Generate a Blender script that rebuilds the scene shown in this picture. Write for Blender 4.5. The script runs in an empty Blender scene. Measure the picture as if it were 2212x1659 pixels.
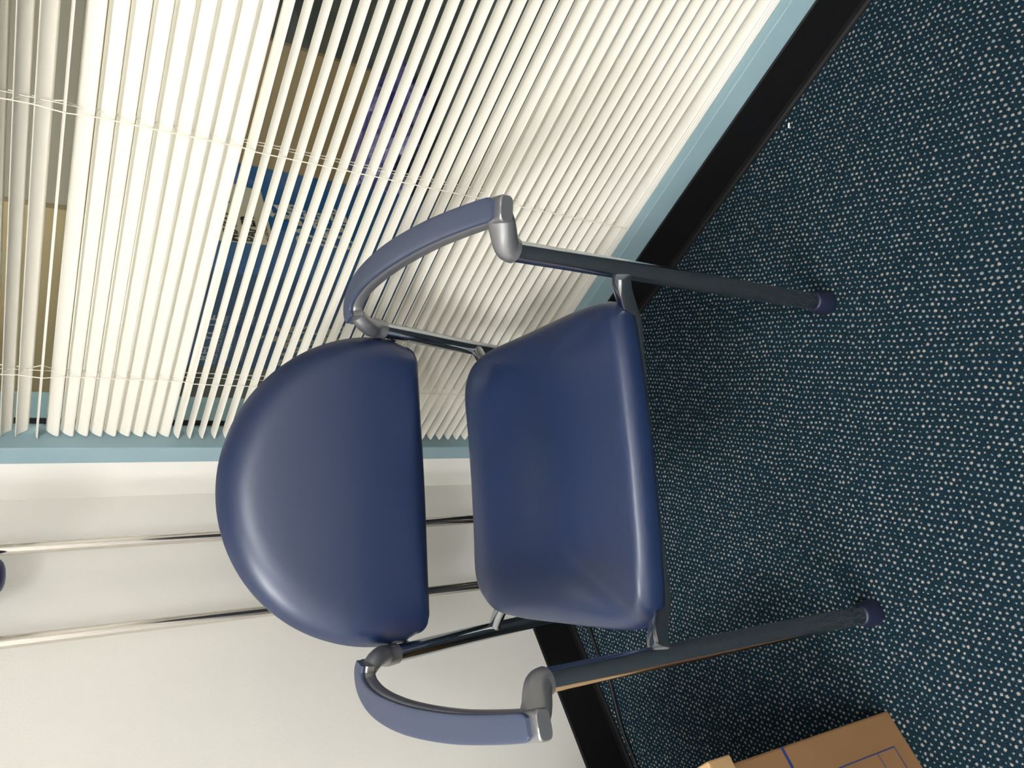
import bpy, bmesh, math, random
from mathutils import Vector, Matrix

S = bpy.context.scene
C = S.collection
random.seed(7)

# ------------------------------------------------------------------ camera
YAW, PITCH, ROLL = -0.81009141, 0.58070136, 0.0514123925
CAM = Vector((1.34754851, -0.933622493, 1.08))
F_PX = 1642.638
fwd = Vector((math.sin(YAW) * math.cos(PITCH), math.cos(YAW) * math.cos(PITCH), -math.sin(PITCH)))
rgt = Vector((math.cos(YAW), -math.sin(YAW), 0.0))
upv = rgt.cross(fwd)
r2 = math.cos(ROLL) * rgt + math.sin(ROLL) * upv
u2 = -math.sin(ROLL) * rgt + math.cos(ROLL) * upv
cam_d = bpy.data.cameras.new('camera')
cam_d.sensor_fit = 'HORIZONTAL'
cam_d.sensor_width = 36.0
cam_d.lens = F_PX / 2212.0 * 36.0
cam_d.clip_start = 0.02
cam = bpy.data.objects.new('camera', cam_d)
C.objects.link(cam)
bx, by, bz = -u2, r2, -fwd            # the phone was held sideways: image right = world down
cam.matrix_world = Matrix(((bx.x, by.x, bz.x, CAM.x), (bx.y, by.y, bz.y, CAM.y), (bx.z, by.z, bz.z, CAM.z), (0, 0, 0, 1)))
S.camera = cam

# ------------------------------------------------------------------ world, exposure
S.view_settings.view_transform = 'Standard'
S.view_settings.look = 'None'
S.view_settings.gamma = 1.0
S.view_settings.use_curve_mapping = False
S.view_settings.exposure = 0.0
w = bpy.data.worlds.new('world')
S.world = w
w.use_nodes = True
w.node_tree.nodes['Background'].inputs[0].default_value = (0.9, 0.93, 1.0, 1)
w.node_tree.nodes['Background'].inputs[1].default_value = 0.05
LAMP_MAIN, FILL_SIDE, LAMP_BEYOND = 43.0, 40.0, 28.0

# ------------------------------------------------------------------ materials
def new_mat(name):
    m = bpy.data.materials.new(name)
    m.use_nodes = True
    nt = m.node_tree
    b = nt.nodes['Principled BSDF']
    return m, nt, b

def pm(name, col, rough=0.5, metal=0.0, var=0.0, vscale=20.0, bump=0.0, bscale=200.0, spec=0.5, coat=0.0, emit=None, estr=0.0, sheen=0.0):
    m, nt, b = new_mat(name)
    b.inputs['Base Color'].default_value = (*col, 1)
    b.inputs['Roughness'].default_value = rough
    b.inputs['Metallic'].default_value = metal
    b.inputs['Specular IOR Level'].default_value = spec
    b.inputs['Coat Weight'].default_value = coat
    b.inputs['Sheen Weight'].default_value = sheen
    if emit:
        b.inputs['Emission Color'].default_value = (*emit, 1)
        b.inputs['Emission Strength'].default_value = estr
    tc = nt.nodes.new('ShaderNodeTexCoord')
    if var > 0:
        n = nt.nodes.new('ShaderNodeTexNoise')
        n.inputs['Scale'].default_value = vscale
        n.inputs['Detail'].default_value = 4
        nt.links.new(tc.outputs['Object'], n.inputs['Vector'])
        mx = nt.nodes.new('ShaderNodeMix'); mx.data_type = 'RGBA'
        mx.inputs[6].default_value = (*[max(0, c * (1 - var)) for c in col], 1)
        mx.inputs[7].default_value = (*[min(1, c * (1 + var)) for c in col], 1)
        nt.links.new(n.outputs['Fac'], mx.inputs[0])
        nt.links.new(mx.outputs[2], b.inputs['Base Color'])
    if bump > 0:
        n = nt.nodes.new('ShaderNodeTexNoise')
        n.inputs['Scale'].default_value = bscale
        n.inputs['Detail'].default_value = 3
        nt.links.new(tc.outputs['Object'], n.inputs['Vector'])
        bp = nt.nodes.new('ShaderNodeBump')
        bp.inputs['Strength'].default_value = bump
        bp.inputs['Distance'].default_value = 0.002
        nt.links.new(n.outputs['Fac'], bp.inputs['Height'])
        nt.links.new(bp.outputs['Normal'], b.inputs['Normal'])
    return m

def carpet_mat(name, base, dark, dot, dot2, sx, sy, rot, rad=0.3):
    """loop carpet: staggered rows of pale tufts on a dark ground, all in object space"""
    m, nt, b = new_mat(name)
    N, L = nt.nodes, nt.links
    def math_(op, a, bb=None, c=None):
        n = N.new('ShaderNodeMath'); n.operation = op
        for i, v in enumerate((a, bb, c)):
            if v is None: continue
            if isinstance(v, (int, float)): n.inputs[i].default_value = v
            else: L.new(v, n.inputs[i])
        return n.outputs[0]
    tc = N.new('ShaderNodeTexCoord')
    mp = N.new('ShaderNodeMapping')
    mp.inputs['Rotation'].default_value = (0, 0, rot)
    L.new(tc.outputs['Object'], mp.inputs['Vector'])
    # slow warp so that rows wander a little
    wn = N.new('ShaderNodeTexNoise'); wn.inputs['Scale'].default_value = 9.0; wn.inputs['Detail'].default_value = 1.0
    L.new(tc.outputs['Object'], wn.inputs['Vector'])
    ws = N.new('ShaderNodeVectorMath'); ws.operation = 'MULTIPLY_ADD'
    ws.inputs[1].default_value = (0.012, 0.012, 0); 
    L.new(wn.outputs['Color'], ws.inputs[0]); L.new(mp.outputs[0], ws.inputs[2])
    sp = N.new('ShaderNodeSeparateXYZ'); L.new(ws.outputs[0], sp.inputs[0])
    Y = math_('DIVIDE', sp.outputs[1], sy)
    row = math_('FLOOR', Y)
    X = math_('ADD', math_('DIVIDE', sp.outputs[0], sx), math_('MULTIPLY', row, 0.5))
    colm = math_('FLOOR', X)
    cb = N.new('ShaderNodeCombineXYZ'); L.new(colm, cb.inputs[0]); L.new(row, cb.inputs[1])
    wh = N.new('ShaderNodeTexWhiteNoise'); wh.noise_dimensions = '3D'; L.new(cb.outputs[0], wh.inputs['Vector'])
    rs = N.new('ShaderNodeSeparateColor'); L.new(wh.outputs['Color'], rs.inputs[0])
    dx = math_('SUBTRACT', math_('FRACT', X), math_('MULTIPLY_ADD', rs.outputs[0], 0.3, 0.35))
    dy = math_('SUBTRACT', math_('FRACT', Y), math_('MULTIPLY_ADD', rs.outputs[1], 0.3, 0.35))
    d = math_('SQRT', math_('ADD', math_('MULTIPLY', dx, dx), math_('MULTIPLY', dy, dy)))
    fn = N.new('ShaderNodeTexNoise'); fn.inputs['Scale'].default_value = 620; fn.inputs['Detail'].default_value = 2
    L.new(tc.outputs['Object'], fn.inputs['Vector'])
    d2 = math_('ADD', d, math_('MULTIPLY_ADD', fn.outputs['Fac'], 0.44, -0.22))
    rr = math_('MULTIPLY_ADD', rs.outputs[2], 0.14, rad - 0.07)
    mr = N.new('ShaderNodeMapRange'); mr.interpolation_type = 'SMOOTHSTEP'
    L.new(math_('SUBTRACT', d2, rr), mr.inputs[0])
    mr.inputs[1].default_value = -0.07; mr.inputs[2].default_value = 0.07
    mr.inputs[3].default_value = 1.0; mr.inputs[4].default_value = 0.0
    gm = N.new('ShaderNodeMix'); gm.data_type = 'RGBA'
    fr = N.new('ShaderNodeMapRange'); L.new(fn.outputs['Fac'], fr.inputs[0])
    fr.inputs[1].default_value = 0.35; fr.inputs[2].default_value = 0.65
    L.new(fr.outputs[0], gm.inputs[0])
    gm.inputs[6].default_value = (*dark, 1); gm.inputs[7].default_value = (*base, 1)
    dm = N.new('ShaderNodeMix'); dm.data_type = 'RGBA'
    L.new(wh.outputs['Value'], dm.inputs[0])
    dm.inputs[6].default_value = (*dot, 1); dm.inputs[7].default_value = (*dot2, 1)
    om = N.new('ShaderNodeMix'); om.data_type = 'RGBA'
    L.new(mr.outputs[0], om.inputs[0]); L.new(gm.outputs[2], om.inputs[6]); L.new(dm.outputs[2], om.inputs[7])
    L.new(om.outputs[2], b.inputs['Base Color'])
    b.inputs['Roughness'].default_value = 0.95
    b.inputs['Specular IOR Level'].default_value = 0.15
    bp = N.new('ShaderNodeBump'); bp.inputs['Strength'].default_value = 0.7; bp.inputs['Distance'].default_value = 0.003
    L.new(math_('ADD', mr.outputs[0], fn.outputs['Fac']), bp.inputs['Height'])
    L.new(bp.outputs['Normal'], b.inputs['Normal'])
    return m

M = {}
M['wall'] = pm('wall_paint', (0.76, 0.733, 0.675), 0.55, var=0.025, vscale=3.0, bump=0.08, bscale=350)
M['wall2'] = pm('wall_paint_room', (0.70, 0.685, 0.65), 0.6)
M['ceil'] = pm('ceiling_paint', (0.78, 0.77, 0.74), 0.9, bump=0.2, bscale=90)
M['carpet'] = carpet_mat('loop_carpet', (0.0068, 0.029, 0.046), (0.0012, 0.0065, 0.011), (0.34, 0.285, 0.24), (0.21, 0.235, 0.245), 0.0084, 0.0081, math.radians(43.6), 0.20)
M['carpet2'] = carpet_mat('grey_carpet', (0.055, 0.068, 0.062), (0.016, 0.022, 0.021), (0.13, 0.14, 0.13), (0.08, 0.09, 0.08), 0.007, 0.007, 0.3, 0.2)
M['base'] = pm('black_vinyl_base', (0.0025, 0.0025, 0.003), 0.6, var=0.4, vscale=25, spec=0.25)
M['frame'] = pm('sage_paint', (0.25, 0.36, 0.395), 0.38, var=0.05, vscale=12)
M['gasket'] = pm('black_rubber', (0.005, 0.005, 0.006), 0.6)
M['slat'] = pm('ivory_slat', (0.765, 0.73, 0.65), 0.42, spec=0.4)
def add_translucency(m, col, fac):                   # thin vinyl lets some warm light through
    nt = m.node_tree
    t = nt.nodes.new('ShaderNodeBsdfTranslucent'); t.inputs[0].default_value = (*col, 1)
    x = nt.nodes.new('ShaderNodeMixShader'); x.inputs[0].default_value = fac
    nt.links.new(nt.nodes['Principled BSDF'].outputs[0], x.inputs[1]); nt.links.new(t.outputs[0], x.inputs[2])
    nt.links.new(x.outputs[0], nt.nodes['Material Output'].inputs[0])
add_translucency(M['slat'], (0.86, 0.70, 0.42), 0.10)
M['cord'] = pm('ivory_cord', (0.80, 0.74, 0.64), 0.8)
M['vinyl'] = pm('navy_vinyl', (0.0075, 0.019, 0.064), 0.37, spec=0.72, bump=0.05, bscale=900)
M['pan'] = pm('black_plastic_pan', (0.008, 0.009, 0.012), 0.5)
M['chrome'] = pm('chrome', (0.44, 0.46, 0.48), 0.15, metal=1.0)
M['steel'] = pm('satin_steel', (0.72, 0.67, 0.62), 0.16, metal=1.0)
M['cast'] = pm('silver_casting', (0.27, 0.27, 0.28), 0.36, metal=0.75, bump=0.03, bscale=900)
M['pad'] = pm('slate_blue_urethane', (0.048, 0.062, 0.112), 0.42, bump=0.06, bscale=1200, spec=0.5)
M['glide'] = pm('navy_glide', (0.010, 0.013, 0.034), 0.38)
M['card'] = pm('cardboard', (0.24, 0.13, 0.06), 0.8, var=0.10, vscale=9, spec=0.2)
M['cardlid_lit'] = pm('cardboard_lid_lit', (0.40, 0.25, 0.125), 0.8, var=0.08, vscale=9, spec=0.2)  # light on the box top is put into this paler cardboard
M['ink'] = pm('blue_ink', (0.018, 0.035, 0.14), 0.7)
M['bin'] = pm('blue_plastic', (0.015, 0.105, 0.29), 0.4, var=0.12, vscale=6)
M['print'] = pm('pale_print', (0.52, 0.50, 0.43), 0.6)
M['fine'] = pm('light_blue_print', (0.50, 0.60, 0.68), 0.6)
M['paper'] = pm('cream_label', (0.55, 0.49, 0.37), 0.6)
M['blackink'] = pm('black_ink', (0.012, 0.012, 0.012), 0.7)
M['beige'] = pm('beige_plastic', (0.37, 0.27, 0.14), 0.45, var=0.06, vscale=4)
M['tan'] = pm('tan_laminate', (0.50, 0.40, 0.22), 0.5, var=0.08, vscale=5)
M['taupe'] = pm('taupe_paint', (0.36, 0.33, 0.27), 0.7)
M['navy'] = pm('dark_navy_plastic', (0.004, 0.006, 0.075), 0.35)
M['cable'] = pm('black_cable', (0.004, 0.004, 0.005), 0.5)
M['lint'] = pm('white_lint', (0.75, 0.74, 0.72), 0.9)
M['lamp'] = pm('white_lamp_housing', (0.8, 0.8, 0.8), 0.5)
def lamp_mat(name, col, s):
    return pm(name, (0.9, 0.9, 0.9), 0.5, emit=col, estr=s)
M['diff1'] = lamp_mat('lamp_diffuser', (0.965, 0.985, 1.0), LAMP_MAIN)
M['diff2'] = lamp_mat('fill_diffuser_side', (0.965, 0.985, 1.0), FILL_SIDE)
M['diff3'] = lamp_mat('lamp_diffuser_beyond', (1.0, 0.95, 0.86), LAMP_BEYOND)

def glass_mat():
    m, nt, b = new_mat('window_glass')
    N, L = nt.nodes, nt.links
    out = N['Material Output']
    tr = N.new('ShaderNodeBsdfTransparent'); tr.inputs[0].default_value = (0.86, 0.89, 0.88, 1)
    gl = N.new('ShaderNodeBsdfGlossy'); gl.inputs['Roughness'].default_value = 0.02
    fr = N.new('ShaderNodeFresnel'); fr.inputs[0].default_value = 1.45
    mx = N.new('ShaderNodeMixShader')
    ge = N.new('ShaderNodeNewGeometry')            # rays leaving the pane pass straight out (thin sheet)
    fm = N.new('ShaderNodeMath'); fm.operation = 'SUBTRACT'; fm.use_clamp = True
    L.new(fr.outputs[0], fm.inputs[0]); L.new(ge.outputs['Backfacing'], fm.inputs[1])
    L.new(fm.outputs[0], mx.inputs[0]); L.new(tr.outputs[0], mx.inputs[1]); L.new(gl.outputs[0], mx.inputs[2])
    L.new(mx.outputs[0], out.inputs[0])
    return m
M['glass'] = glass_mat()

def bag_mat():
    m, nt, b = new_mat('purple_film')
    N, L = nt.nodes, nt.links
    tc = N.new('ShaderNodeTexCoord')
    n = N.new('ShaderNodeTexNoise'); n.inputs['Scale'].default_value = 16; n.inputs['Detail'].default_value = 6; n.inputs['Distortion'].default_value = 2.0
    L.new(tc.outputs['Object'], n.inputs['Vector'])
    cr = N.new('ShaderNodeValToRGB')
    cr.color_ramp.elements[0].position = 0.42; cr.color_ramp.elements[0].color = (0.016, 0.016, 0.12, 1)
    cr.color_ramp.elements[1].position = 0.72; cr.color_ramp.elements[1].color = (0.17, 0.16, 0.30, 1)
    L.new(n.outputs['Fac'], cr.inputs[0]); L.new(cr.outputs[0], b.inputs['Base Color'])
    b.inputs['Roughness'].default_value = 0.18
    bp = N.new('ShaderNodeBump'); bp.inputs['Strength'].default_value = 0.9; bp.inputs['Distance'].default_value = 0.02
    L.new(n.outputs['Fac'], bp.inputs['Height']); L.new(bp.outputs['Normal'], b.inputs['Normal'])
    return m
M['bag'] = bag_mat()

# ------------------------------------------------------------------ helpers
def link(name, me, mat, parent=None, smooth=False, loc=None):
    o = bpy.data.objects.new(name, me)
    C.objects.link(o)
    if mat is not None and not me.materials:
        me.materials.append(mat)
    if smooth:
        for p in me.polygons: p.use_smooth = len(p.vertices) <= 4   # flat end caps
    if parent is not None: o.parent = parent
    if loc is not None: o.location = loc
    return o

def fin(name, bm, mat, parent=None, smooth=False, loc=None):
    bmesh.ops.recalc_face_normals(bm, faces=bm.faces)
    me = bpy.data.meshes.new(name)
    bm.to_mesh(me); bm.free()
    return link(name, me, mat, parent, smooth, loc)

def empty(name, loc=(0, 0, 0), rz=0.0):
    o = bpy.data.objects.new(name, None)
    C.objects.link(o); o.location = loc; o.rotation_euler = (0, 0, rz)
    o.empty_display_size = 0.05
    return o

def tag(o, label, cat, group=None):
    o['label'] = label; o['category'] = cat
    if group: o['group'] = group
    return o

def struct(o):
    o['kind'] = 'structure'
    return o

def add_box(bm, x0, x1, y0, y1, z0, z1, bevel=0.0, seg=2):
    r = bmesh.ops.create_cube(bm, size=1.0)
    vs = r['verts']
    for v in vs:
        v.co = Vector((x0 + (v.co.x + .5) * (x1 - x0), y0 + (v.co.y + .5) * (y1 - y0), z0 + (v.co.z + .5) * (z1 - z0)))
    if bevel > 0:
        es = list({e for v in vs for e in v.link_edges})
        bmesh.ops.bevel(bm, geom=es, offset=bevel, segments=seg, affect='EDGES', profile=0.5)

def box(name, mat, parent, *dims, bevel=0.0, seg=2):
    bm = bmesh.new(); add_box(bm, *dims, bevel=bevel, seg=seg)
    return fin(name, bm, mat, parent)

def catmull(pts, n):
    """resample a polyline of equal-length tuples through a Catmull-Rom spline"""
    P = [Vector(p) for p in pts]  # any dimension
    P = [P[0] * 2 - P[1]] + P + [P[-1] * 2 - P[-2]]
    out = []
    segs = len(P) - 3
    for i in range(segs):
        p0, p1, p2, p3 = P[i:i + 4]
        for k in range(n):
            t = k / n
            out.append(0.5 * ((2 * p1) + (p2 - p0) * t + (2 * p0 - 5 * p1 + 4 * p2 - p3) * t * t + (3 * p1 - p0 - 3 * p2 + p3) * t ** 3))
    out.append(P[-2].copy())
    return out

def add_tube(bm, pts, rad, seg=20, cap=True):
    """sweep a circle along pts; rad is a number or a list"""
    n = len(pts)
    rings = []
    prev = None
    for i, p in enumerate(pts):
        p = Vector(p)
        t = (Vector(pts[min(i + 1, n - 1)]) - Vector(pts[max(i - 1, 0)])).normalized()
        if prev is None:
            a = Vector((1, 0, 0)) if abs(t.x) < 0.8 else Vector((0, 1, 0))
            s = t.cross(a).normalized()
        else:
            s = (prev - t * prev.dot(t)).normalized()
        prev = s
        q = t.cross(s)
        r = rad[i] if isinstance(rad, (list, tuple)) else rad
        rings.append([bm.verts.new(p + (s * math.cos(2 * math.pi * k / seg) + q * math.sin(2 * math.pi * k / seg)) * r) for k in range(seg)])
    for a, b in zip(rings, rings[1:]):
        for k in range(seg):
            bm.faces.new((a[k], a[(k + 1) % seg], b[(k + 1) % seg], b[k]))
    if cap:
        bm.faces.new(rings[0][::-1]); bm.faces.new(rings[-1])

def add_sweep(bm, samples, seg=24, ex=4.0):
    """samples: (pos, side, up, half_w, half_h); superellipse section"""
    rings = []
    for pos, side, up, hw, hh in samples:
        ring = []
        for k in range(seg):
            a = 2 * math.pi * k / seg
            c, s = math.cos(a), math.sin(a)
            x = math.copysign(abs(c) ** (2 / ex), c) * hw
            y = math.copysign(abs(s) ** (2 / ex), s) * hh
            ring.append(bm.verts.new(pos + side * x + up * y))
        rings.append(ring)
    for a, b in zip(rings, rings[1:]):
        for k in range(seg):
            bm.faces.new((a[k], a[(k + 1) % seg], b[(k + 1) % seg], b[k]))
    bm.faces.new(rings[0][::-1]); bm.faces.new(rings[-1])

def add_lathe(bm, prof, seg=24, center=(0, 0, 0)):
    rings = []
    c = Vector(center)
    for r, z in prof:
        if r < 1e-6:
            rings.append([bm.verts.new(c + Vector((0, 0, z)))])
        else:
            rings.append([bm.verts.new(c + Vector((r * math.cos(2 * math.pi * k / seg), r * math.sin(2 * math.pi * k / seg), z))) for k in range(seg)])
    for a, b in zip(rings, rings[1:]):
        for k in range(seg):
            k2 = (k + 1) % seg
            if len(a) == 1 and len(b) == 1: continue
            if len(a) == 1: bm.faces.new((a[0], b[k2], b[k]))
            elif len(b) == 1: bm.faces.new((a[k], a[k2], b[0]))
            else: bm.faces.new((a[k], a[k2], b[k2], b[k]))

def text_mesh(s, size, mat, parent, origin, xdir, ydir, bold=0.0, squeeze=1.0, align='LEFT', name='lettering'):
    cu = bpy.data.curves.new('t', 'FONT')
    cu.body = s; cu.size = size; cu.offset = bold; cu.extrude = 0.0002; cu.resolution_u = 3
    cu.align_x = align
    o = bpy.data.objects.new('t', cu); C.objects.link(o)
    dg = bpy.context.evaluated_depsgraph_get()
    me = bpy.data.meshes.new_from_object(o.evaluated_get(dg))
    bpy.data.objects.remove(o)
    xd, yd = Vector(xdir), Vector(ydir)
    zd = xd.cross(yd)
    for v in me.vertices:
        v.co = Vector(origin) + xd * v.co.x * squeeze + yd * v.co.y + zd * v.co.z
    me.materials.clear()
    return link(name, me, mat, parent)

# ------------------------------------------------------------------ the room
RX, RY, RZ = 3.2, -3.3, 2.55                    # far limits of this room
struct(box('floor', M['carpet'], None, -0.12, RX + .1, RY - .1, 0.12, -0.06, 0.0))
struct(box('wall_left', M['wall'], None, -0.12, 0.0, RY - .1, 0.0, 0.0, RZ))
struct(box('wall_right', M['wall2'], None, RX, RX + .1, RY - .1, 0.12, 0.0, RZ))
struct(box('wall_front', M['wall2'], None, 0, RX, RY - .1, RY, 0.0, RZ))
struct(box('ceiling', M['ceil'], None, -0.12, RX + .1, RY - .1, 0.12, RZ, RZ + .08))
WX0, WX1, WZ0, WZ1 = 0.111, 2.05, 0.098, 1.98   # window opening
bm = bmesh.new()
add_box(bm, -0.12, WX0, 0, 0.12, 0, RZ)
add_box(bm, WX1, RX, 0, 0.12, 0, RZ)
add_box(bm, WX0, WX1, 0, 0.12, WZ1, RZ)
add_box(bm, WX0, WX1, 0, 0.12, 0, WZ0)
struct(fin('wall_back', bm, M['wall']))

def baseboard(name, along, a0, a1, h):
    """vinyl cove base: flat back, small toe at the carpet"""
    prof = [(0, 0), (0.010, 0), (0.009, 0.003), (0.006, 0.007), (0.004, 0.014), (0.004, h - .003), (0.002, h), (0, h)]
    bm = bmesh.new()
    rings = []
    for a in (a0, a1):
        rings.append([bm.verts.new((a, -d, z) if along == 'x' else (d, a, z)) for d, z in prof])
    n = len(prof)
    for k in range(n):
        bm.faces.new((rings[0][k], rings[0][(k + 1) % n], rings[1][(k + 1) % n], rings[1][k]))
    bm.faces.new(rings[0][::-1]); bm.faces.new(rings[1])
    return struct(fin(name, bm, M['base']))
baseboard('baseboard_back', 'x', 0.0145, RX, 0.097)
baseboard('baseboard_left', 'y', RY, -0.0005, 0.105)

# window: painted metal frame, gasket, pane
win = struct(empty('window_1', (WX0, 0, WZ0)))
def wpart(name, mat, x0, x1, y0, y1, z0, z1, bevel=0.0):
    return box(name, mat, win, x0 - WX0, x1 - WX0, y0, y1, z0 - WZ0, z1 - WZ0, bevel=bevel)
FW = 0.043
wpart('jamb', M['frame'], WX0, WX0 + FW, -0.004, 0.124, WZ0, WZ1, 0.0015)
wpart('jamb', M['frame'], WX1 - FW, WX1, -0.004, 0.124, WZ0, WZ1, 0.0015)
wpart('sill', M['frame'], WX0 + FW, WX1 - FW, -0.004, 0.124, WZ0, WZ0 + FW, 0.0015)
wpart('head', M['frame'], WX0 + FW, WX1 - FW, -0.004, 0.124, WZ1 - FW, WZ1, 0.0015)
gx0, gx1, gz0, gz1 = WX0 + FW, WX1 - FW, WZ0 + FW, WZ1 - FW
wpart('gasket', M['gasket'], gx0, gx0 + .004, 0.050, 0.060, gz0, gz1)
wpart('gasket', M['gasket'], gx1 - .004, gx1, 0.050, 0.060, gz0, gz1)
wpart('gasket', M['gasket'], gx0 + .004, gx1 - .004, 0.050, 0.060, gz0, gz0 + .004)
wpart('gasket', M['gasket'], gx0 + .004, gx1 - .004, 0.050, 0.060, gz1 - .004, gz1)
wpart('pane', M['glass'], gx0 + .004, gx1 - .004, 0.0535, 0.0565, gz0 + .004, gz1 - .004)

# ------------------------------------------------------------------ the space beyond the glass
struct(box('floor_beyond', M['carpet2'], None, -4.2, 2.6, 0.12, 3.4, -0.06, 0.0))
struct(box('wall_beyond', M['taupe'], None, -4.2, 2.6, 3.3, 3.4, 0.0, RZ))
struct(box('wall_beyond_left', M['taupe'], None, -4.3, -4.2, 0.12, 3.4, 0.0, RZ))
struct(box('wall_beyond_right', M['taupe'], None, 2.6, 2.7, 0.12, 3.4, 0.0, RZ))
struct(box('wall_beyond_near', M['wall2'], None, -4.2, -0.12, 0.06, 0.12, 0.0, RZ))
struct(box('ceiling_beyond', M['ceil'], None, -4.2, 2.6, 0.12, 3.4, RZ, RZ + .08))
d = struct(empty('door_1', (-2.9, 3.3, 0)))
box('leaf', M['tan'], d, -1.0, 1.12, -0.05, -0.001, 0.0, 2.1, bevel=0.004)
box('kick_rail', M['tan'], d, -0.95, 1.05, -0.062, -0.05, 0.55, 0.70, bevel=0.003)

# ------------------------------------------------------------------ lamps and added fill panels
def ceiling_lamp(x, y, sx, sy, mat, label):
    t = empty('ceiling_light', (x, y, RZ))
    tag(t, label, 'ceiling light')
    bm = bmesh.new()
    for dx0, dx1, dy0, dy1 in ((-sx/2, sx/2, -sy/2, -sy/2+.03), (-sx/2, sx/2, sy/2-.03, sy/2), (-sx/2, -sx/2+.03, -sy/2+.03, sy/2-.03), (sx/2-.03, sx/2, -sy/2+.03, sy/2-.03)):
        add_box(bm, dx0, dx1, dy0, dy1, -0.03, -0.0005)
    fin('lamp_frame', bm, M['lamp'], t)
    box('diffuser', mat, t, -sx/2+.03, sx/2-.03, -sy/2+.03, sy/2-.03, -0.022, -0.012)
    return t
ceiling_lamp(0.75, -2.3, 1.2, 0.6, M['diff1'], 'bright recessed ceiling light panel over the side of the room by the box')
ceiling_lamp(2.7, -2.1, 0.6, 1.2, M['diff2'], 'dimmer added fill light panel on the ceiling behind the camera')  # unseen fill panel, added to light the left wall more evenly
ceiling_lamp(0.9, 0.46, 1.2, 0.6, M['diff3'], 'added fill light panel on the ceiling just beyond the window')  # unseen panel added near the glass to brighten the bin
ceiling_lamp(-1.6, 2.0, 0.6, 1.2, M['diff3'], 'ceiling light panel deep in the space beyond the window')

# ------------------------------------------------------------------ the chair
TH = 1.0308
chair = empty('armchair', (0.5797, -0.3859, 0.0), TH)
tag(chair, 'navy blue vinyl visitor armchair with chrome legs standing on the carpet', 'chair')

LEGR = 0.0128
def se(c, e):
    return math.copysign(abs(c) ** (2.0 / e), c)

# seat cushion -------------------------------------------------------
CREASES = [(-.192, -.213, -.115, -.095, .0026, .011), (-.196, -.205, -.165, -.075, .0022, .010), (-.190, .135, -.160, .105, .0020, .012), (.190, -.205, .145, -.13, .0012, .014)]
def make_seat():
    bm = bmesh.new()
    nt, nr = 168, 44
    def outline(a):
        c, s = math.cos(a), math.sin(a)
        ee = 8.0 if s < 0 else 6.2
        x = se(c, ee); y = se(s, ee)           # unit rounded square, y=-1 front
        yy = -0.040 + y * 0.200
        yy -= 0.008 * (1 - x * x) if y < 0 else 0.0
        hw = 0.2145 + 0.0015 * (-y)
        hw += 0.001 * (1 - y * y)
        return x * hw, yy
    def topz(x, y):
        z = 0.452
        z -= 0.015 * math.exp(-((x / 0.140) ** 4 + ((y - 0.035) / 0.105) ** 2))
        z -= 0.017 * (max(0.0, abs(x) - 0.125) / 0.09) ** 2.2
        z -= 0.008 * (max(0.0, y - 0.10) / 0.06) ** 2
        z += 0.005 * math.exp(-((y + 0.13) / 0.07) ** 2)
        z -= max(0.0, -(y + 0.20)) ** 2 * 1.2     # waterfall front
        z += 0.004 * (y + 0.05) / 0.2
        for (ax, ay, bx_, by_, dep, wd) in CREASES:       # soft folds in the cover
            ux, uy = bx_ - ax, by_ - ay
            L2 = ux * ux + uy * uy
            t = max(0.0, min(1.0, ((x - ax) * ux + (y - ay) * uy) / L2))
            dd = math.hypot(x - ax - t * ux, y - ay - t * uy)
            z -= dep * math.exp(-(dd / wd) ** 2) * math.sin(math.pi * (0.12 + 0.80 * t))
        return z
    def s_front(a):
        t = max(0.0, min(1.0, (-0.15 - outline(a)[1]) / 0.09))
        return t * t * (3 - 2 * t)
    rings = []
    R = 0.026
    for i in range(1, nr + 1):                   # top, centre to rim
        f = (i / nr)
        ring = []
        for k in range(nt):
            a = 2 * math.pi * k / nt
            ox, oy = outline(a)
            L = math.hypot(ox, oy + 0.040)
            dist = L * (1 - f)
            drop = 0.0
            x, y = ox * f, -0.040 + (oy + 0.040) * f
            Rk = R - 0.008 * s_front(a)
            if dist < Rk:
                t = 1 - dist / Rk
                drop = Rk * 0.86 * (1 - math.sqrt(max(0.0, 1 - t * t)))
            ring.append(bm.verts.new((x, y, topz(x, y) - drop)))
        rings.append(ring)
    for f, dz in ((1.002, -0.030), (0.992, -0.038), (0.965, -0.040), (0.92, -0.052), (0.86, -0.055)):   # down the side
        ring = []
        for k in range(nt):
            a = 2 * math.pi * k / nt
            ox, oy = outline(a)
            x, y = ox * f, -0.040 + (oy + 0.040) * f
            ring.append(bm.verts.new((x, y, topz(ox, oy) + dz)))
        rings.append(ring)
    c = bm.verts.new((0, -0.040, topz(0, -0.040)))
    for k in range(nt):
        bm.faces.new((c, rings[0][k], rings[0][(k + 1) % nt]))
    for a, b in zip(rings, rings[1:]):
        for k in range(nt):
            bm.faces.new((a[k], b[k], b[(k + 1) % nt], a[(k + 1) % nt]))
    bm.faces.new(rings[-1][::-1])
    return fin('seat', bm, M['vinyl'], chair, smooth=True)
seat = make_seat()
bm = bmesh.new(); add_box(bm, -0.17, 0.17, -0.20, 0.10, 0.378, 0.398, bevel=0.006)
fin('seat_pan', bm, M['pan'], seat)

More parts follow.
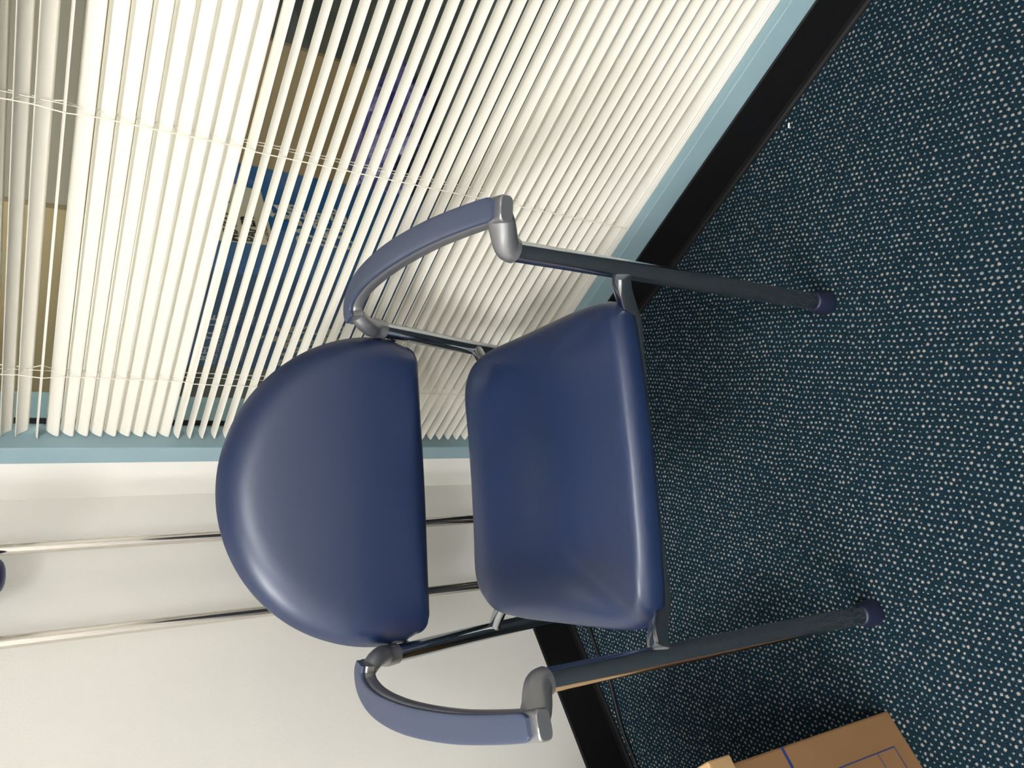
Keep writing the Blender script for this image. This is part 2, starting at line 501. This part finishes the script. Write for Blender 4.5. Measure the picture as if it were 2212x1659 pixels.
# backrest: D shape, flat bottom edge ---------------------------------
BACK_Y, BACK_TILT = 0.168, 0.10
def make_back():
    bm = bmesh.new()
    R, zc, zb, rc = 0.238, 0.594, 0.516, 0.022
    pts = []
    n1 = 60
    for i in range(n1 + 1):                       # round top, right to left
        a = math.pi * i / n1
        pts.append((R * math.cos(a), zc + R * 1.0 * math.sin(a)))
    def lower(sgn):
        out = []
        xe = R - 0.010
        out.append((sgn * (R - 0.001), zc - 0.025))
        for i in range(9):
            a = math.pi / 2 * i / 8
            out.append((sgn * (xe - rc + rc * math.cos(a)), zb + 0.006 + rc - rc * math.sin(a)))
        return out
    left = lower(-1)
    bottom = [(x, zb + 0.006 * (abs(x) / 0.2) ** 2) for x in [-0.16 + 0.02 * i for i in range(17)]]
    right = lower(1)[::-1]
    out = pts + left + bottom + right
    n = len(out)
    cx, cz = 0.0, 0.63
    def depth(x, z):
        # the whole pad wraps slightly forward at the sides, leans back with height
        return BACK_Y + BACK_TILT * (z - 0.55) - 0.10 * x * x
    rings = []
    RR, TT = 0.044, 0.026
    steps = 22
    for i in range(1, steps + 1):                 # front face centre to rim
        f = i / steps
        ring = []
        for (x0, z0) in out:
            x, z = cx + (x0 - cx) * f, cz + (z0 - cz) * f
            L = math.hypot(x0 - cx, z0 - cz); dist = L * (1 - f)
            bulge = 0.004 * math.sin(min(1.0, dist / 0.07) * math.pi / 2) - (0.85 if z < 0.66 else 0.35) * (z - 0.66) ** 2 + 0.006
            back = 0.0
            if dist < RR:
                t = 1 - dist / RR
                back = TT * (1 - math.sqrt(max(0.0, 1 - t * t)))
            ring.append(bm.verts.new((x, depth(x, z) - 0.024 - bulge + back, z)))
        rings.append(ring)
    for f, dy in ((1.0, 0.008), (0.99, 0.016), (0.96, 0.022)):
        ring = []
        for (x0, z0) in out:
            x, z = cx + (x0 - cx) * f, cz + (z0 - cz) * f
            ring.append(bm.verts.new((x, depth(x, z) + dy, z)))
        rings.append(ring)
    c = bm.verts.new((cx, depth(cx, cz) - 0.024 - 0.004 - 0.006 + 0.85 * (cz - 0.66) ** 2, cz))
    for k in range(n):
        bm.faces.new((c, rings[0][k], rings[0][(k + 1) % n]))
    for a, b in zip(rings, rings[1:]):
        for k in range(n):
            bm.faces.new((a[k], b[k], b[(k + 1) % n], a[(k + 1) % n]))
    cb = bm.verts.new((cx, depth(cx, cz) + 0.024, cz))
    for k in range(n):
        bm.faces.new((cb, rings[-1][(k + 1) % n], rings[-1][k]))
    return fin('backrest', bm, M['vinyl'], chair, smooth=True)
back = make_back()

def foot_cap(name, x, y, parent, lean=(0, 0)):
    bm = bmesh.new()
    add_lathe(bm, [(0, 0.0), (0.017, 0.0), (0.0192, 0.004), (0.0192, 0.010), (0.0178, 0.022), (0.0155, 0.034), (0.0132, 0.040), (0.0129, 0.036)], 28, (x, y, 0))
    return fin(name, bm, M['glide'], parent, smooth=True)

for s in (1, -1):
    # front leg, straight
    bm = bmesh.new()
    add_tube(bm, [(s * .238, -.248, .030), (s * .237, -.251, .20), (s * .236, -.2545, .40), (s * .2345, -.2585, .612)], LEGR, 28, cap=False)
    lg = fin('leg', bm, M['chrome'], chair, smooth=True)
    foot_cap('foot_cap', s * .238, -.248, lg)
    # rear leg, bowed back
    bm = bmesh.new()
    path = catmull([(s * .250, .152, .604), (s * .2485, .170, .53), (s * .2465, .203, .41), (s * .245, .237, .27), (s * .244, .262, .13), (s * .243, .272, .028)], 8)
    add_tube(bm, path, LEGR, 28, cap=False)
    lg = fin('leg', bm, M['chrome'], chair, smooth=True)
    foot_cap('foot_cap', s * .243, .273, lg)

# cross bars that carry the seat
bm = bmesh.new()
half = [(.2265, -.2555, .441), (.215, -.247, .434), (.200, -.232, .415), (.180, -.215, .392), (.150, -.205, .383), (.08, -.203, .383)]
cpath = catmull([(-x, y, z) for x, y, z in half] + half[::-1], 6)
sw = []
for i, p_ in enumerate(cpath):
    t_ = (cpath[min(i + 1, len(cpath) - 1)] - cpath[max(i - 1, 0)]).normalized()
    sd_ = t_.cross(Vector((0, 0, 1))).normalized()
    sw.append((p_, sd_, sd_.cross(t_).normalized(), 0.0105, 0.0105))
add_sweep(bm, sw, 20, 4.5)
fb = fin('front_crossbar', bm, M['chrome'], chair, smooth=True)
fb.modifiers.new('edges', 'EDGE_SPLIT').split_angle = math.radians(40)
bm = bmesh.new()
half = [(.240, .204, .381), (.215, .180, .384), (.190, .150, .384), (.165, .130, .381), (.08, .125, .381)]
add_tube(bm, catmull([(-x, y, z) for x, y, z in half] + half[::-1], 6), 0.0105, 20)
fin('rear_crossbar', bm, M['chrome'], chair, smooth=True)
for s in (1, -1):                                 # brackets from the cross bars up to the seat
    bm = bmesh.new()
    add_box(bm, s * .15 - .015, s * .15 + .015, -.215, .135, .3935, .402, bevel=.002)
    fin('seat_bracket', bm, M['pan'], chair)
    bm = bmesh.new()
    add_tube(bm, catmull([(s * .249, .166, .555), (s * .236, .188, .560), (s * .212, .192, .570)], 5), 0.007, 12)
    fin('back_bracket', bm, M['chrome'], chair, smooth=True)

# armrests -------------------------------------------------------------
PLAN = [  # x, y, z(top), half width
    (.2640, -.300, .6500, .0150), (.2670, -.285, .6510, .0155), (.2790, -.220, .6540, .0168), (.2910, -.140, .6565, .0182),
    (.2985, -.050, .6590, .0195), (.2990, .020, .6600, .0196), (.2930, .072, .6605, .0185),
    (.2800, .106, .6600, .0165), (.2630, .118, .6590, .0150), (.2480, .114, .6575, .0125)]
def arm(s):
    dense = catmull(PLAN, 7)
    HH = 0.0095
    samples, padtop = [], []
    n = len(dense)
    for i, q in enumerate(dense):
        pos = Vector((q[0], q[1], q[2]))
        a, b = dense[max(0, i - 1)], dense[min(n - 1, i + 1)]
        t = Vector((b[0] - a[0], b[1] - a[1], b[2] - a[2])).normalized()
        side = t.cross(Vector((0, 0, 1))).normalized()
        up = side.cross(t).normalized()
        samples.append((pos, side, up, q[3]))
    def mir(v): return Vector((s * v.x, v.y, v.z))
    t = None
    bm = bmesh.new()
    add_sweep(bm, [(mir(p - u * (HH + .0015)), mir(sd), mir(u), hw * (0.90 if i == 0 else 1.0), HH * (0.85 if i == 0 else 1)) for i, (p, sd, u, hw) in enumerate(samples)], 28, 3.6)
    # front neck: broad under the arm, round where it takes the leg
    keys = [(.2660, -.2790, .6430, .0125, .0205), (.2610, -.2775, .6360, .0128, .0195), (.2520, -.2720, .6285, .0138, .0172), (.2425, -.2650, .6220, .0146, .0155), (.2362, -.2600, .6150, .0149, .0149), (.2346, -.2587, .6060, .0149, .0149)]
    kd = catmull(keys, 6)
    nk = []
    for i, q in enumerate(kd):
        a, b = kd[max(0, i - 1)], kd[min(len(kd) - 1, i + 1)]
        tt = Vector((b[0] - a[0], b[1] - a[1], b[2] - a[2])).normalized()
        yy = Vector((0, 1, 0)); yy = (yy - tt * yy.dot(tt)).normalized()
        nk.append((mir(Vector(q[:3])), mir(yy), mir(tt.cross(yy).normalized()), q[4], q[3]))
    add_sweep(bm, nk, 28, 2.1)
    # rear neck
    rn = catmull([(s * .2560, .114, .645), (s * .2480, .120, .634), (s * .2455, .133, .619), (s * .2480, .146, .609), (s * .2502, .1525, .600), (s * .2496, .1575, .585)], 6)
    m = len(rn)
    add_tube(bm, rn, [0.0115 + 0.0038 * min(1, 1.4 * i / (m - 1)) for i in range(m)], 28)
    ar = fin('armrest', bm, M['cast'], chair, smooth=True)
    mod = ar.modifiers.new('edges', 'EDGE_SPLIT'); mod.split_angle = math.radians(50)
    # soft pad let into the top
    pads = samples[6:]
    bm = bmesh.new()
    PH = 0.0032
    seq = []
    for i, (p, sd, u, hw) in enumerate(pads):
        k = 0.55 if i == 0 else (0.80 if i == 1 else (0.80 if i >= len(pads) - 1 else 0.88))
        seq.append((mir(p + u * 0.0002), mir(sd), mir(u), hw * k, PH))
    add_sweep(bm, seq, 28, 5.0)
    pd = fin('arm_pad', bm, M['pad'], ar, smooth=True)
    pd.modifiers.new('edges', 'EDGE_SPLIT').split_angle = math.radians(50)
    pd['label'] = 'slate blue soft arm pad'
for s in (1, -1): arm(s)

# ------------------------------------------------------------------ venetian blind
BY = 0.026
blind = empty('venetian_blind', (gx0 + .003, BY, WZ0 + FW))
tag(blind, 'ivory horizontal slat blind hanging in the window, slats tilted unevenly', 'blind')
BL = gx1 - gx0 - 0.006
PITCHZ = 0.0219
def slat_mesh(reverse=False):
    bm = bmesh.new()
    n = 8
    stations = [(0, .78), (.0006, .88), (.0016, .96), (.003, 1.0), (BL * .25, 1), (BL * .5, 1), (BL * .75, 1), (BL - .003, 1), (BL - .0016, .96), (BL - .0006, .88), (BL, .78)]
    HWs, ARCH, TK = 0.0125, 0.0024, 0.0005
    tops, bots = [], []
    for x, k in stations:
        a, b = [], []
        for i in range(n + 1):
            t = -1 + 2 * i / n
            yy = t * HWs * k
            zz = ARCH * (1 - (yy / HWs) ** 2) - ARCH * 0.5
            a.append(bm.verts.new((x, yy, zz + TK / 2))); b.append(bm.verts.new((x, yy, zz - TK / 2)))
        tops.append(a); bots.append(b)
    for q in range(len(stations) - 1):
        for i in range(n):
            bm.faces.new((tops[q][i], tops[q + 1][i], tops[q + 1][i + 1], tops[q][i + 1]))
            bm.faces.new((bots[q][i], bots[q][i + 1], bots[q + 1][i + 1], bots[q + 1][i]))
        for i in (0, n):
            f = (tops[q][i], tops[q + 1][i], bots[q + 1][i], bots[q][i])
            bm.faces.new(f)
    for q in (0, len(stations) - 1):
        for i in range(n):
            bm.faces.new((tops[q][i], tops[q][i + 1], bots[q][i + 1], bots[q][i]))
    bmesh.ops.recalc_face_normals(bm, faces=bm.faces)
    me = bpy.data.meshes.new('slat'); bm.to_mesh(me); bm.free()
    me.materials.append(M['slat'])
    for p in me.polygons: p.use_smooth = True
    return me
SM = slat_mesh()
Z_REF = 0.845           # centre of the lowest of the nine closed slats
z0b = WZ0 + FW
ks = list(range(-30, 60))
rung = []
for k in ks:
    z = Z_REF + k * PITCHZ
    if z < 0.166 or z > gz1 - 0.045: continue
    if k < 0:
        f = min(1.0, -k / 26.0)
        tilt = 9.5 + 1.5 * f + random.uniform(-1.0, 1.0)
        if k == -1: tilt = 16
    elif k <= 8: tilt = 50 + random.uniform(-1.5, 1.5)
    elif k == 9: tilt = 1.5
    elif k in (10, 11): tilt = -50 + (k - 10) * 4
    elif k in (12,): tilt = -35
    else: tilt = 18 + random.uniform(-2, 2)
    o = bpy.data.objects.new('slat', SM)
    C.objects.link(o)
    o.parent = blind
    o.location = (random.uniform(-.0006, .0006), 0, z - z0b)
    # positive tilt drops the room side edge
    o.rotation_euler = (math.radians(tilt), 0, 0)
    rung.append((z - z0b, math.radians(tilt)))
for z, tl in ((0.1625, 11), (0.1565, 9), (0.1515, 6)):      # the last slats lie stacked on the bottom rail
    o = bpy.data.objects.new('slat', SM); C.objects.link(o); o.parent = blind
    o.location = (0, -0.0008, z - z0b); o.rotation_euler = (math.radians(tl), 0, 0)
rung.sort()
# bottom rail and head rail
bm = bmesh.new(); add_box(bm, 0, BL, -0.0120, 0.0125, 0.0005, 0.006, bevel=0.002, seg=2)
fin('bottom_rail', bm, M['slat'], blind, smooth=False)
bm = bmesh.new(); add_box(bm, 0, BL, -0.016, 0.016, gz1 - z0b - 0.032, gz1 - z0b - 0.0005, bevel=0.002)
fin('head_rail', bm, M['slat'], blind)
# ladder cords: a front and a back string with a rung under every slat, and the lift cord
for lx in (0.312, 0.783, 1.255, 1.72):
    x = lx - (gx0 + .003)
    bm = bmesh.new()
    fp = [(x, -0.0135, 0.006)]; bp_ = [(x, 0.0135, 0.006)]
    for z, t in rung:
        fp.append((x, -0.0133 * math.cos(t) - .0004, z - 0.0128 * math.sin(t)))
        bp_.append((x, 0.0133 * math.cos(t) + .0004, z + 0.0128 * math.sin(t)))
    fp.append((x, -0.0135, gz1 - z0b - .03)); bp_.append((x, 0.0135, gz1 - z0b - .03))
    add_tube(bm, fp, 0.0008, 6); add_tube(bm, bp_, 0.0008, 6)
    add_tube(bm, [(x + .004, -0.001, .008), (x + .004, -0.001, gz1 - z0b - .03)], 0.0005, 6)
    for z, t in rung:
        add_tube(bm, [(x + .0015, -0.0130 * math.cos(t), z - .0128 * math.sin(t)), (x + .002, 0.0006 * 0, z - 0.0012), (x + .0015, 0.0130 * math.cos(t), z + .0128 * math.sin(t))], 0.0005, 5)
    fin('ladder_cord', bm, M['cord'], blind)

# ------------------------------------------------------------------ chrome stand by the left wall
stand = empty('upright_stand', (0.07, -0.2245, 0))
tag(stand, 'tall stand with two slim shiny steel tubes by the white wall behind the chair', 'stand')
for y in (-0.0805, 0.0805):
    bm = bmesh.new(); add_tube(bm, [(0, -y, 0.02), (0, -y, .6), (0, -y, 1.2), (0, -y, 1.62)], 0.0097, 20)
    fin('upright', bm, M['steel'], stand, smooth=True)
    bm = bmesh.new(); add_tube(bm, [(-0.045, -y, 0.0125), (0.10, -y, 0.0125)], 0.0120, 16)
    fin('foot_bar', bm, M['steel'], stand, smooth=True)
for z in (0.10, 1.62):
    bm = bmesh.new(); add_tube(bm, [(0, -0.0805, z), (0, 0.0805, z)], 0.0097, 20)
    fin('crossbar', bm, M['steel'], stand, smooth=True)
# navy thing whose rounded end hangs into the frame between the tubes
bm = bmesh.new()
add_lathe(bm, [(0, 0), (.012, .0008), (.021, .004), (.028, .010), (.0325, .020), (.0345, .034), (.034, .055), (.030, .080), (.022, .105), (.013, .122), (.007, .130), (.0045, .150), (.0045, .530), (0, .532)], 32)
po = fin('hanging_bulb', bm, M['navy'], None, smooth=True, loc=(0.082, -0.2000, 1.0755))
tag(po, 'dark navy rounded end of something hanging between the two steel tubes', 'bulb')

# ------------------------------------------------------------------ cardboard box
bxx = empty('cardboard_box', (0.60, -0.835, 0))
tag(bxx, 'brown cardboard file box with lid and blue printed lines on the carpet', 'box')
bm = bmesh.new(); add_box(bm, -0.40, 0.0, -0.33, 0.0, 0.001, 0.352, bevel=0.003)
body = fin('body', bm, M['card'], bxx)
bm = bmesh.new(); add_box(bm, -0.408, 0.007, -0.338, 0.0095, 0.338, 0.377, bevel=0.002)
fin('lid', bm, M['cardlid_lit'], bxx)
def pline(y0, y1, z0, z1):
    box('printed_line', M['ink'], body, 0.0, 0.0004, y0, y1, z0, z1)
pline(-0.329, -0.001, 0.2395, 0.2445)
pline(-0.290, -0.044, 0.0345, 0.0360)
pline(-0.290, -0.044, 0.0755, 0.0765)
pline(-0.290, -0.044, 0.2000, 0.2015)
pline(-0.0455, -0.044, 0.0345, 0.2015)
pline(-0.290, -0.2885, 0.0345, 0.2015)

# ------------------------------------------------------------------ blue recycling bin beyond the glass
BX0, BX1, BY0, BY1, BH = 0.055, 0.335, 0.300, 0.705, 0.80
rb = empty('recycling_bin', ((BX0 + BX1) / 2, (BY0 + BY1) / 2, 0))
tag(rb, 'tall blue paper recycling bin with pale lettering seen through the blind', 'recycling bin')
ox, oy = (BX0 + BX1) / 2, (BY0 + BY1) / 2
hx, hy = (BX1 - BX0) / 2, (BY1 - BY0) / 2
bm = bmesh.new(); add_box(bm, -hx, hx, -hy, hy, 0.001, BH, bevel=0.006, seg=3)
body2 = fin('body', bm, M['bin'], rb)
bm = bmesh.new()
add_box(bm, -hx - .008, hx + .008, -hy - .008, hy + .008, BH, BH + .03, bevel=.006)
fin('rim', bm, M['bin'], rb)
FY = -hy - 0.0003
FX = hx + 0.0003
def tf(s, size, x, z, mat='print', bold=0.0, sq=1.0):     # on the face toward the window
    return text_mesh(s, size, M[mat], body2, (x - ox, FY, z), (1, 0, 0), (0, 0, 1), bold, sq)
def ts(s, size, y, z, mat='print', bold=0.0, sq=1.0):     # on the face toward the right
    return text_mesh(s, size, M[mat], body2, (FX, y - oy, z), (0, 1, 0), (0, 0, 1), bold, sq)
def arrows(parent, origin, xd, yd, r, mat):
    """three chasing arrows"""
    xd, yd = Vector(xd), Vector(yd)
    for k in range(3):
        bm = bmesh.new()
        a0 = math.radians(90 + 120 * k)
        ctr = Vector((math.cos(a0), math.sin(a0))) * r * 0.55
        t = Vector((-math.sin(a0), math.cos(a0)))
        nrm = Vector((math.cos(a0), math.sin(a0)))
        def P(u, v):
            q = ctr + t * u * r + nrm * v * r
            return bm.verts.new(Vector(origin) + xd * q.x + yd * q.y)
        bm.faces.new([P(-.62, -.05), P(.18, -.05), P(.18, -.30), P(.75, .05), P(.18, .46), P(.18, .26), P(-.35, .26)])
        bm.normal_update()
        r_ = bmesh.ops.extrude_face_region(bm, geom=bm.faces[:])
        nz = xd.cross(yd) * 0.0003
        for v in [g for g in r_['geom'] if isinstance(g, bmesh.types.BMVert)]: v.co += nz
        fin('recycle_arrow', bm, mat, parent)
tf('RECYCLE', 0.034, 0.075, 0.722, 'fine', 0.0006)
tf('YOUR OFFICE PAPER HERE', 0.0125, 0.066, 0.705, 'fine')
tf('RECYCLE THESE', 0.0125, 0.078, 0.682, 'fine', 0.0002)
tf('NOT THESE', 0.0135, 0.192, 0.682, 'fine', 0.0002)
for i, (a, b) in enumerate((('white paper', 'food waste'), ('coloured paper', 'tissues'), ('junk mail', 'plastic bags'))):
    tf(a, 0.0095, 0.082, 0.664 - i * 0.012, 'fine'); tf(b, 0.0095, 0.195, 0.664 - i * 0.012, 'fine')
arrows(body2, (0.172 - ox, FY, 0.610), (1, 0, 0), (0, 0, 1), 0.033, M['print'])
for i, s in enumerate(('PAPER', 'PAPEL', 'PAPIER')):
    tf(s, 0.058, 0.070, 0.530 - i * 0.051, 'print', 0.0012, 0.85)
# cream label with black print, one corner cut
bm = bmesh.new()
pts = [(0.393, 0.755), (0.622, 0.755), (0.600, 0.622), (0.402, 0.622)]
vs = [bm.verts.new((FX + .0002, y - oy, z)) for y, z in pts]
f = bm.faces.new(vs)
r_ = bmesh.ops.extrude_face_region(bm, geom=[f])
for v in [g for g in r_['geom'] if isinstance(g, bmesh.types.BMVert)]: v.co.x += 0.0003
fin('paper_label', bm, M['paper'], body2)
FXs = FX; FX = FX + 0.0008
ts('MIXED', 0.040, 0.398, 0.697, 'blackink', 0.0012, 0.80)
ts('&', 0.034, 0.530, 0.700, 'blackink', 0.0006)
ts('office', 0.013, 0.560, 0.714, 'blackink'); ts('magazines', 0.013, 0.560, 0.700, 'blackink')
ts('PAPER', 0.040, 0.404, 0.655, 'blackink', 0.0012, 0.80)
ts('no cardboard', 0.014, 0.412, 0.630, 'blackink'); 
FX = FXs
arrows(body2, (FX, 0.528 - oy, 0.592), (0, 1, 0), (0, 0, 1), 0.030, M['print'])
for i, s in enumerate(('PAPER', 'PAPEL', 'PAPIER')):
    ts(s, 0.058, 0.425, 0.528 - i * 0.050, 'print', 0.0012, 0.92)

# beige board with a rounded lower corner, and a purple bag in front of it ----
bb = empty('beige_board', (-0.05, 1.60, 0))
tag(bb, 'flat beige board with a rounded lower corner behind the blue bin', 'board')
bm = bmesh.new()
prof = [(-.45, .0), (.23, .0)]
for i in range(9):
    a = -math.pi / 2 + math.pi / 2 * i / 8
    prof.append((.24 + .06 * math.cos(a), .06 + .06 * math.sin(a)))
prof += [(.315, .92), (-.45, .92)]
fr_ = [bm.verts.new((x, -.012, z + .001)) for x, z in prof]; bk_ = [bm.verts.new((x, .012, z + .001)) for x, z in prof]
bm.faces.new(fr_); bm.faces.new(bk_[::-1])
for k in range(len(prof)):
    k2 = (k + 1) % len(prof)
    bm.faces.new((fr_[k], bk_[k], bk_[k2], fr_[k2]))
fin('panel', bm, M['beige'], bb)
for x in (-.30, .12):
    box('support_foot', M['beige'], bb, x - .02, x + .02, .013, .25, .001, .04, bevel=.004)

bm = bmesh.new()
bmesh.ops.create_icosphere(bm, subdivisions=5, radius=1.0)
from mathutils import noise
for v in bm.verts:
    p = v.co.copy()
    nz = noise.fractal(p * 2.2, 1.0, 2.0, 4) * 0.22 + abs(noise.noise(p * 5.0)) * 0.10
    q = p * (1 + nz)
    v.co = Vector((q.x * 0.25, q.y * 0.20, max(0.0, q.z * 0.10 + 0.07)))
bg = fin('plastic_bag', bm, M['bag'], None, smooth=True, loc=(0.165, 1.22, 0.0005))
tag(bg, 'crumpled purple plastic bag on the floor in front of the beige board', 'bag')

# ------------------------------------------------------------------ small things on the carpet
bm = bmesh.new()
cp = catmull([(0.06, -0.34, .004), (0.055, -0.437, .004), (0.050, -0.482, .004), (0.052, -0.535, .004), (0.040, -0.582, .004), (0.026, -0.64, .004), (0.023, -0.72, .004), (0.022, -.80, .004), (0.024, -1.3, .004)], 8)
add_tube(bm, cp, 0.0035, 10)
cb_ = fin('power_cable', bm, M['cable'], None, smooth=True)
tag(cb_, 'thin black cable lying along the foot of the white wall', 'cable')
bm = bmesh.new()
add_box(bm, -.0015, .0015, -.0045, .0045, 0, .002, bevel=.0007)
lt = fin('lint_scrap', bm, M['lint'], None, loc=(1.063, -.026, .0002))
lt.rotation_euler = (0, 0, -0.76)
tag(lt, 'tiny white scrap of lint on the carpet by the window wall', 'lint')
